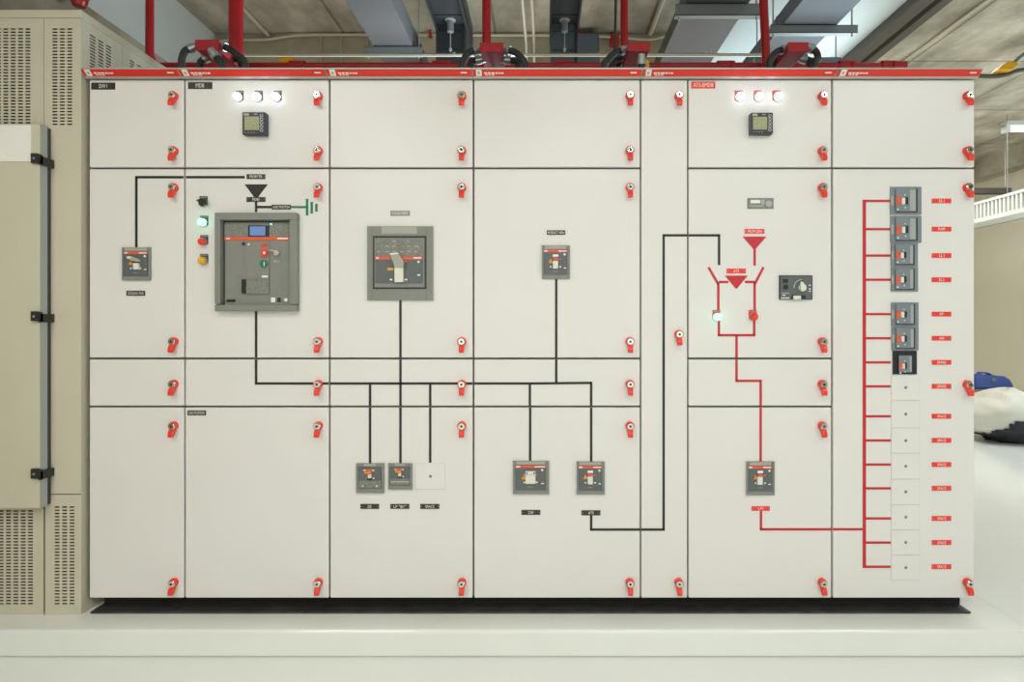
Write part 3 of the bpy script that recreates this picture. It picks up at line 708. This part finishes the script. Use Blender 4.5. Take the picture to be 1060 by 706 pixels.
def jbox(x0, y0, x1, y1, Y, L, hoses, label):
    X0, X1, Z0, Z1 = WX(x0, Y), WX(x1, Y), WZ(y1, Y), WZ(y0, Y)
    t = thing('junction_box', ((X0+X1)/2, Y+L/2, Z0), label, 'junction box', 'red junction boxes with black hoses above the cabinets')
    b = MB(); b.box(X0, X1, Y, Y+L, Z0, Z1, M['boxred']); b.box(X0-.004, X1+.004, Y-.004, Y, Z0-.002, Z1+.003, M['boxred'])
    b.build('box', t, bevel=.003)
    b = MB(); xm = (X0+X1)/2
    b.box(xm-.006, xm+.006, Y+L-.05, Y+L-.03, 2.2605, Z0, M['pipe']); b.build('support_leg', t)
    for hp_ in hoses:
        P = [(WX(px, Yh), Yh, WZ(py, Yh)) for px, py, Yh in hp_]
        end = P[-1]; P[-1] = (end[0], end[1], 2.262)
        b = MB(); pp = smooth_path(P, 7); rr = [.0145+(.0012 if i % 2 else 0) for i in range(len(pp))]
        b.tube(pp, rr, M['hose'], 12); h = b.build('flexible_conduit', t, label='black flexible conduit')
        v = (Vector(P[1])-Vector(P[0])).normalized()
        p0 = Vector(P[0])
        c = MB(); c.tube([p0-v*.030, p0-v*.004], .0165, M['conn'], 12); c.tube([p0-v*.008, p0+v*.016], .021, M['conn'], 8); c.build('connector', h, label='silver connector')
    return t
jbox(203, 42, 226, 52, 2.70, .30, [
  [(198.5, 50, 2.74), (192, 52.5, 2.73), (188.5, 60, 2.72), (188, 70, 2.72), (188, 80, 2.72)],
  [(231, 48, 2.74), (238, 51, 2.73), (247, 58, 2.72), (254, 67, 2.72), (258, 80, 2.72)],
  [(222.6, 57, 2.66), (226.5, 62, 2.66), (230, 68, 2.66), (233, 80, 2.66)],
  [(232, 56, 2.84), (241, 60, 2.84), (250, 68, 2.84), (253, 80, 2.84)],
  [(214, 60, 2.9), (209, 63, 2.9), (207, 70, 2.9), (207, 80, 2.9)]],
  'leftmost red junction box on top of the MDB cabinet with black hoses')
jbox(497.4, 45, 520, 54, 2.70, .26, [
  [(493, 52, 2.74), (487, 53.5, 2.73), (481, 60, 2.72), (478, 70, 2.72), (478, 80, 2.72)],
  [(524.5, 52, 2.74), (532, 53.5, 2.73), (540, 60, 2.72), (544, 70, 2.72), (544, 80, 2.72)],
  [(496, 62, 2.8), (491, 63, 2.8), (487, 69, 2.8), (486, 80, 2.8)],
  [(525, 62, 2.8), (532, 63, 2.8), (537, 69, 2.8), (538, 80, 2.8)]],
  'second red junction box from the left, hoses curving down both sides')
jbox(650.4, 44.2, 672, 53, 2.70, .50, [
  [(645, 52, 2.74), (638, 54, 2.73), (630, 61, 2.72), (625, 70, 2.72), (624, 80, 2.72)],
  [(647, 58, 2.82), (641, 60, 2.82), (634, 67, 2.82), (632, 80, 2.82)],
  [(644, 63, 2.9), (640, 66, 2.9), (637, 71, 2.9), (637, 80, 2.9)],
  [(664, 64, 2.66), (664, 68, 2.66), (664, 80, 2.66)]],
  'third red junction box from the left, hoses only on its left side')
jbox(816, 44.6, 835.6, 53.4, 2.70, .42, [
  [(811, 51, 2.74), (804, 54, 2.73), (798, 61, 2.72), (796, 70, 2.72), (796, 80, 2.72)],
  [(840, 50.5, 2.74), (845, 54, 2.73), (846.5, 61, 2.72), (843, 68, 2.72), (842, 80, 2.72)],
  [(831, 61, 2.8), (836, 62, 2.8), (839, 68, 2.8), (839, 80, 2.8)],
  [(806, 60, 2.85), (801, 63, 2.85), (800, 70, 2.85), (800, 80, 2.85)]],
  'rightmost red junction box, above the ATS-EMDB cabinet, hoses on both sides')
b = MB(); b.box(WX(667, 2.68), WX(672, 2.68), 2.68, 2.72, 2.2615, WZ(61.5, 2.68), M['yellow']); tag(b.build('cable_gland', bevel=.004), 'small yellow fitting beside the third red junction box', 'fitting')

# ------------------------------------------------------------------ overhead ducts and trays
def tray(name, h, xa, xb, y0, y1, hgt, m, label, group=None, braces=(), rods=()):
    z0 = ZC+h
    t = thing(name, ((xa+xb)/2, (y0+y1)/2, z0), label, 'duct', group)
    b = MB(); b.box(xa, xb, y0, y1, z0, z0+hgt, m)
    yy = y0+.4
    while yy < y1-.2:
        b.box(xa-.003, xb+.003, yy, yy+.012, z0-.003, z0+hgt+.003, m); yy += 1.2
    b.build('duct_body', t)
    for (ya, x0, x1, hh, m2) in braces:
        b = MB()
        b.box(x0, x1, ya, ya+.003, z0-.004-hh, z0-.004, m2); b.box(x0, x1, ya, ya+.045, z0-.007, z0-.004, m2); b.box(x0, x1, ya, ya+.045, z0-.004-hh, z0-.001-hh, m2)
        br = b.build('support_bracket', t)
        for xr_ in (x0+.025, x1-.025):
            r = MB(); r.tube([(xr_, ya+.024, z0-.02-hh), (xr_, ya+.024, ZT)], .005, M['galv'], 8); r.build('threaded_rod', br)
    return t
G = 'ducts hung under the ceiling'
tray('cable_duct', 1.75, -1.073, -.826, 2.3, 4.83, .13, M['duct'], 'grey duct under the ceiling above the third cabinet, lit blue on its right side', G, [(3.77, -1.135, -.766, .052, M['strut'])])
t = tray('cable_duct', 1.80, .80, 1.15, 3.14, 4.83, .10, M['duct'], 'wide dark grey duct under the ceiling above the ATS-EMDB cabinet', G, [(3.36, .738, 1.225, .066, M['strut'])])
t = tray('cable_duct', 1.85, 1.48, 1.813, 2.2, 6.6, .10, M['ductb'], 'wide blue-grey duct under the white strip of ceiling, rightmost of the ducts', G, [(3.70, 1.40, 1.94, .05, M['strut']), (4.15, 1.46, 2.06, .06, M['ductb'])])
def busway(x0, x1, ya, h, side, m1, m2, label, dd=.25):
    t = thing('busway', ((x0+x1)/2, ya, 1.2+ZC-.26), label, 'busway', 'busways turning down behind the cabinets')
    z0 = ZC+h
    b = MB(); b.box(x0, x1, 2.6, ya+dd, z0, z0+.02, m1)
    for x in (x0, x1-.012): b.box(x, x+.012, 2.6, ya+dd, z0-.035, z0+.12, m1)
    for k in range(5): b.box(x0, x1, 2.8+k*.22, 2.83+k*.22, z0-.006, z0, m1)
    b.build('horizontal_run', t)
    b = MB(); b.box(x0+.010, x1-.016, ya, ya+dd, ZC+.3, z0, m2); b.box(x0+.004, x0+.016, ya-.012, ya+dd, ZC+.3, z0-.001, m2); b.box(x1-.028, x1-.010, ya-.012, ya+dd, ZC+.3, z0-.001, m1)
    for k in range(3): b.box(x0+.02, x1-.03, ya-.004, ya, z0-.05-.12*k, z0-.045-.12*k, m1)
    b.build('vertical_run', t)
    xm = (x0+x1)/2; yq = ya-.05
    b = MB(); b.tube([(xm, yq, z0-.20), (xm, yq, z0+.10)], .004, M['galv'], 8); b.tube([(xm, yq, z0-.075), (xm, yq, z0-.005)], .021, M['conn'], 10); b.tube([(xm, yq, z0-.003), (xm, yq, z0+.004)], .034, M['galv'], 12); b.tube([(xm, yq, z0-.19), (xm, yq, z0-.175)], .010, M['galv'], 8)
    b.build('spring_hanger', t, label='silver spring hanger')
busway(-.687, -.483, 3.80, 1.90, 1, M['blacksteel'], M['blacksteel'], 'black busway turning down beside the grey duct, left of the centre', .28)
busway(.037, .222, 3.80, 1.90, 1, M['blacksteel'], M['busblue'], 'blue-grey busway turning down right of the two pale cables', .22)
b = MB(); b.box(WX(594.5, 4.7), WX(620, 4.7), 4.70, 4.838, ZC+1.2, WZ(34.5, 4.7), M['busblue']); b.box(WX(596, 4.7), WX(618.5, 4.7), 4.695, 4.70, ZC+1.25, WZ(36.5, 4.7), M['busblue'])
tag(b.build('wall_box'), 'flat blue-grey metal box on the back wall beside the blue-grey busway', 'box')
for (x, lb) in ((-.117, 'left one of two pale cables under the ceiling near the middle'), (-.066, 'right one of two pale cables under the ceiling near the middle')):
    b = MB(); b.tube(smooth_path([(x+.004*math.sin(k*2.1), 2.6+k*.32, ZC+1.80+.006*math.sin(k*1.7)) for k in range(8)], 3), .0085, M['conduit'], 8)
    tag(b.build('ceiling_cable'), lb, 'cable', 'pale cables under the ceiling')
def ceil_conduit(x, ya, yb, r, m, label, name='ceiling_conduit', zz=None):
    b = MB(); z = ZT-r-.002 if zz is None else zz
    b.tube([(x, ya, z), (x, yb, z)], r, m, 10)
    return tag(b.build(name), label, 'conduit')
ceil_conduit(-2.22, 3.9, 4.83, .016, M['conduit'], 'pale conduit on the concrete ceiling right of the thickest red pipe')
ceil_conduit(.853, 3.6, 4.80, .017, M['conduit'], 'pale conduit on the ceiling left of the wide dark grey duct')
ceil_conduit(3.19, 3.4, 9.6, .013, M['conduit'], 'thin pale conduit on the bare concrete ceiling at the right')
b = MB(); b.box(2.60, 2.71, 1.5, 9.6, ZT-.10, ZT-.025, M['dbeam']); tag(b.build('ceiling_trunking', bevel=.004), 'dark brown trunking along the edge of the white strip of ceiling', 'trunking')
b = MB(); b.box(2.82, 2.90, 1.5, 9.6, ZT-.05, ZT, M['dbeam']); tag(b.build('ceiling_trunking', bevel=.004), 'narrow dark trunking on the bare concrete ceiling beside the white strip', 'trunking')
b = MB(); b.tube(smooth_path([(WX(px, 4.8), 4.80, WZ(py, 4.8)) for px, py in ((205, 45), (240, 41.5), (275, 41), (300, 37.4), (330, 36), (400, 36), (470, 36.4), (540, 36.6), (600, 37), (640, 38.6), (672, 41), (690, 37.5), (705, 34.5))], 5), .011, M['conduit'], 10)
for x in (332, 353, 621): b.tube([(WX(x, 4.8), 4.80, WZ(38, 4.8)), (WX(x, 4.8), 4.80, WZ(75, 4.8))], .006, M['galv'], 6)
tag(b.build('wall_conduit'), 'bent pale conduit along the top of the back wall', 'conduit')
for x, lb in ((445.5, 'small red fitting on the back wall conduit left of the black busway'), (600, 'small red fitting on the back wall conduit right of the blue-grey busway')):
    b = MB(); xx = WX(x, 4.76); zz = WZ(37, 4.76); b.tube([(xx, 4.76, zz), (xx, 4.76, zz+.045)], .010, M['pipe'], 10); b.tube([(xx, 4.76, zz-.012), (xx, 4.76, zz)], .018, M['pipe'], 10); b.tube([(xx, 4.76, zz), (xx, 4.805, zz)], .007, M['pipe'], 8)
    tag(b.build('pipe_fitting'), lb, 'fitting')
b = MB(); b.box(WX(632, 4.78), WX(641, 4.78), 4.78, 4.838, WZ(46, 4.78), WZ(34, 4.78), M['boxred']); b.box(WX(633.5, 4.77), WX(639.5, 4.77), 4.772, 4.78, WZ(44.5, 4.77), WZ(36, 4.77), M['boxred']); tag(b.build('alarm_box', bevel=.004), 'small red box on the back wall left of the third red pipe', 'box')
b = MB(); b.box(WX(288, 4.78), WX(303, 4.78), 4.78, 4.838, WZ(62.5, 4.78), WZ(59, 4.78), M['yellow']); b.box(WX(291, 4.77), WX(300, 4.77), 4.77, 4.78, WZ(62, 4.77), WZ(59.6, 4.77), M['yellow']); tag(b.build('wall_sign', bevel=.003), 'small yellow plate low on the back wall right of the thickest red pipe', 'sign')
YD = 5.7
b = MB(); b.tube(smooth_path([(WX(753, YD), YD, WZ(37, YD)), (WX(758, YD), YD, WZ(41, YD)), (WX(764, YD), YD, WZ(48, YD)), (WX(766, YD), YD, WZ(58, YD)), (WX(766, YD), YD, WZ(90, YD))], 4), .016, M['dbeam'], 8)
tag(b.build('hanging_cable'), 'short dark curved cable between the two wide ducts', 'cable')

# ------------------------------------------------------------------ right-hand end of the room
b = MB(); YL = 6.9; x0 = WX(1043, YL); zl = ZT
b.box(x0, x0+1.25, YL, YL+.12, zl-.05, zl, M['ventw'])
lt = thing('fluorescent_light', (x0+.6, YL+.06, ZT-.12), 'fluorescent batten on the bare concrete ceiling at the right edge', 'light')
b.build('fitting', lt); b = MB(); b.tube([(x0+.03, YL+.06, zl-.083), (x0+1.2, YL+.06, zl-.083)], .028, M['tube'], 12); b.box(x0, x0+.05, YL+.02, YL+.10, zl-.12, zl-.04, M['ventw']); b.build('tube', lt)
YY = 5.0
yf = thing('warning_beacon', (WX(1042, YY), YY, WZ(77, YY)), 'yellow wedge-shaped lamp on a grey conduit near the right ceiling', 'lamp')
b = MB(); b.prism([(WX(1028.5, YY), WZ(75, YY)), (WX(1034, YY), WZ(69.5, YY)), (WX(1041, YY), WZ(65, YY)), (WX(1048, YY), WZ(66.5, YY)), (WX(1051, YY), WZ(69.5, YY)), (WX(1044, YY), WZ(75, YY))], YY-.05, YY+.05, M['yellow']); b.build('lens', yf, bevel=.01, seg=3)
b = MB(); b.tube(smooth_path([(WX(1008, YY), YY+.02, WZ(77, YY)), (WX(1030, YY), YY+.02, WZ(78, YY)), (WX(1045, YY), YY+.02, WZ(76, YY)), (WX(1056, YY), YY+.02, WZ(72, YY)), (WX(1075, YY), YY+.02, WZ(70, YY))], 4), .018, M['dbeam'], 10)
b.tube([(WX(1050, YY), YY+.02, WZ(66, YY)), (WX(1056, YY), YY+.02, WZ(60, YY)), (WX(1072, YY), YY+.02, WZ(48, YY))], .018, M['strut'], 10)
b.tube([(WX(1072, YY), YY+.02, WZ(48, YY)), (WX(1072, YY), YY+.02, ZT)], .018, M['strut'], 10); b.build('conduit', yf)
# white louvred unit along X = 5
va = thing('louvred_vent', (5.15, 7.0, ZC+1.17), 'long white louvred vent hanging near the tan wall at the right edge', 'vent')
z0, z1 = ZC+1.165, ZC+1.405; xv = 5.0
b = MB(); b.box(xv, xv+.03, 5.4, 8.9, z0, z0+.045, M['ventw']); b.box(xv, xv+.03, 5.4, 8.9, z1-.03, z1, M['ventw']); b.box(xv+.03, xv+.30, 5.4, 8.9, z0, z0+.02, M['ventw']); b.box(xv+.03, xv+.30, 5.4, 8.9, z1-.02, z1, M['ventw']); b.box(xv+.28, xv+.30, 5.4, 8.9, z0, z1, M['ventw'])
for y in (5.4, 8.87): b.box(xv, xv+.3, y, y+.03, z0, z1, M['ventw'])
b.build('casing', va)
b = MB(); y = 5.46
while y < 8.86: b.box(xv+.006, xv+.024, y, y+.028, z0+.045, z1-.03, M['ventw']); y += .058
b.box(xv+.026, xv+.029, 5.43, 8.87, z0+.045, z1-.03, M['trim']); b.build('louvres', va)
b = MB(); 
for y in (5.6, 6.72, 8.3): b.tube([(xv+.2, y, z1), (xv+.2, y, ZT)], .0035, M['strut'], 8)
b.build('hanger_rods', va)
br = thing('hanging_channel', (5.6, 7.5, ZC+1.63), 'dark level channel on thin rods above the white louvred vent', 'channel')
b = MB(); b.box(5.25, 5.86, 7.5, 7.56, ZC+1.625, ZC+1.63, M['dbeam']); b.box(5.25, 5.86, 7.5, 7.505, ZC+1.625, ZC+1.70, M['dbeam']); b.box(5.25, 5.86, 7.5, 7.56, ZC+1.695, ZC+1.70, M['dbeam']); b.build('channel', br)
b = MB(); b.tube([(5.80, 7.53, ZC+1.62), (5.80, 7.53, ZT)], .004, M['galv'], 8); b.tube([(5.30, 7.53, ZC+1.62), (5.30, 7.53, ZT)], .006, M['galv'], 8); b.build('threaded_rods', br)
# sack, crate, blue tool case
def sack_mesh(shell=1.0, keep=None, name='sack', m=None, parent=None, nu=56, nv=36, label=None):
    YS = 6.45; cx, cz = WX(1044, YS), .265
    P = {}
    def pt(i, j):
        a = 2*math.pi*i/nu; e = math.pi*(j/nv-.5)
        sx = math.copysign(abs(math.cos(a))**.8, math.cos(a)); sy = math.copysign(abs(math.sin(a))**.8, math.sin(a))
        ce = math.cos(e)**.75; se = math.copysign(abs(math.sin(e))**.85, math.sin(e))
        p = Vector((.46*ce*sx, .34*ce*sy, .262*se))
        n = noise.noise(p*4.2)*.045+noise.noise(p*9+Vector((3, 1, 2)))*.016
        p *= (1+n*2.0)
        p.x += .10*(se)*0; p.z += .045*(1-abs(sx))*(se > 0)
        p.z *= .82 if p.x < -.2 else 1.0
        p = p*shell
        w = Vector((cx+p.x, YS+p.y, max(cz+p.z, .004)))
        return w
    vs = [pt(i, j) for j in range(nv+1) for i in range(nu)]
    fs = []
    for j in range(nv):
        for i in range(nu):
            f = (j*nu+i, j*nu+(i+1) % nu, (j+1)*nu+(i+1) % nu, (j+1)*nu+i)
            c = sum((vs[k] for k in f), Vector())/4
            if keep is None or keep(c, cx, i, j): fs.append(f)
    b = MB(); b.add(vs, fs, m, True)
    me = b.build(name, parent, label=label)
    bm = bmesh.new(); bm.from_mesh(me.data); bmesh.ops.delete(bm, geom=[v for v in bm.verts if not v.link_faces], context='VERTS'); bmesh.ops.remove_doubles(bm, verts=bm.verts, dist=1e-5)
    if keep: bmesh.ops.solidify(bm, geom=bm.faces[:], thickness=-.004)
    bm.to_mesh(me.data); bm.free()
    return me
st = thing('sack', (WX(1044, 6.45), 6.45, 0), 'full white sack with a black lower corner lying on the floor at the right', 'sack')
sack_mesh(1.0, None, 'fabric', M['sack'], st)
sack_mesh(1.025, lambda c, cx, i, j: c.y < 6.55 and (c.z < .05 + (c.x-(cx-.40))*.85 + (.025 if (i//2) % 2 else 0)) and c.x > cx-.36, 'black_cover', M['sackb'], st, label='black cover')
b = MB(); YB = 7.2; zc = WZ(402.5, YB)
b.box(WX(1004, YB), WX(1047, YB), YB-.12, YB+.35, 0, zc-.03, M['crate']); b.box(WX(1003, YB), WX(1048, YB), YB-.13, YB+.36, zc-.03, zc, M['crate']); 
for k in range(3): b.box(WX(1005, YB), WX(1046, YB), YB-.124, YB-.12, .08+k*.13, .14+k*.13, M['crate'])
tag(b.build('crate', bevel=.006), 'grey crate behind the white sack, under the blue case', 'crate')
bc = thing('tool_case', (WX(1026, YB), YB+.05, zc), 'blue plastic tool case on the grey crate behind the white sack', 'tool case')
X = lambda p: WX(p, YB); Z = lambda p: WZ(p, YB)
b = MB(); b.prism([(X(1004), Z(401)), (X(1043), Z(402)), (X(1044), Z(398)), (X(1040), Z(392)), (X(1035), Z(389)), (X(1010), Z(387.5)), (X(1005), Z(390))], YB-.08, YB+.18, M['blue']); b.build('body', bc, bevel=.012, seg=3)
b = MB(); b.prism([(X(1014), Z(388)), (X(1016), Z(385.2)), (X(1024), Z(385.4)), (X(1030), Z(388.4)), (X(1027), Z(388.6)), (X(1023), Z(387)), (X(1018), Z(386.9)), (X(1016.5), Z(388.4))], YB+.02, YB+.07, M['blue']); b.build('handle', bc, bevel=.003)
b = MB(); b.box(X(1021), X(1025.5), YB-.088, YB-.08, Z(394), Z(390.4), M['bface']); b.build('latch', bc, label='grey latch')
b = MB(); b.box(X(1004.5), X(1042.5), YB-.076, YB+.17, zc, Z(401), M['bdark']); b.build('base', bc, label='dark base')

# ------------------------------------------------------------------ lights
def area(name, loc, sx, sy, power, col, rot=(0, 0, 0)):
    l = bpy.data.lights.new(name, 'AREA'); l.shape = 'RECTANGLE'; l.size = sx; l.size_y = sy; l.energy = power; l.color = col
    o = bpy.data.objects.new(name, l); C.objects.link(o); o.location = loc; o.rotation_euler = rot
    return o
def batten(x, y, label):
    t = thing('fluorescent_light', (x, y, 2.93), label, 'light', 'fluorescent battens over the aisle behind the camera')
    b = MB(); b.box(x-.62, x+.62, y-.06, y+.06, 2.98, 3.03, M['ventw']); b.build('fitting', t)
    b = MB(); b.tube([(x-.58, y, 2.955), (x+.58, y, 2.955)], .018, M['tube'], 10); b.build('tube', t)
    b = MB()
    for q in (-.5, .5): b.tube([(x+q, y, 3.03), (x+q, y, ZT)], .005, M['galv'], 6)
    b.build('hanger_rods', t)
WARM = (1.0, .98, .945); COOL = (.78, .92, 1.0)
LS = [(-1.5, -1.2, WARM, 28), (.2, -1.2, WARM, 24), (1.9, -1.2, (.97, .98, .98), 24), (-1.6, .6, WARM, 16), (.6, .6, WARM, 9), (2.4, .6, (.95, .98, 1), 13)]
for x, y, c, p in LS:
    batten(x, y, 'fluorescent batten hanging over the aisle'); area('batten_light', (x, y, 2.925), 1.15, .10, p, c)
area('daylight_front', (6.3, 0.2, 1.9), 2.5, 2.2, 34, COOL, (0, math.radians(90), 0))
area('daylight_right', (6.3, 5.0, 2.0), 3.0, 2.2, 55, COOL, (0, math.radians(90), 0))
area('far_fill', (3.9, 6.4, 3.55), 2.4, 2.4, 74, (1, .98, .95))  # fill added to brighten the far right area, no fixture behind it
area('rear_fill', (0, 3.9, 2.1), 4.2, .8, 17, (1, .96, .9), (math.radians(180), 0, 0))  # unseen upward fill added behind the cabinets for ceiling and duct undersides
area('rear_daylight', (2.6, 5.4, 2.6), 1.4, 1.6, 34, (.66, .84, 1.0), (0, math.radians(90), 0))
area('rear_wall_fill', (-.2, 3.6, 2.35), .5, .8, 17, (.76, .89, 1.0), (0, math.radians(104), 0))  # unseen cool fill added to brighten the left wall and duct side
area('bounce', (0, -3.9, 1.6), 6.0, 2.6, 40, (1, .98, .93), (math.radians(90), 0, 0))

w = bpy.data.worlds.new('world'); sc.world = w; w.use_nodes = True
w.node_tree.nodes['Background'].inputs[0].default_value = (.9, .93, 1, 1); w.node_tree.nodes['Background'].inputs[1].default_value = .3

# ------------------------------------------------------------------ camera
cam = bpy.data.cameras.new('camera'); co = bpy.data.objects.new('camera', cam); C.objects.link(co)
co.location = (0, 0, ZC); co.rotation_euler = (math.radians(90), 0, 0)
cam.sensor_width = 36; cam.lens = F/1060*36; cam.shift_x = -(CX-530)/1060; cam.shift_y = -(353-CY)/1060
cam.clip_start = .02
sc.camera = co
sc.view_settings.view_transform = 'Standard'; sc.view_settings.look = 'None'; sc.view_settings.gamma = 1; sc.view_settings.exposure = 0.24
sc.view_settings.use_curve_mapping = False
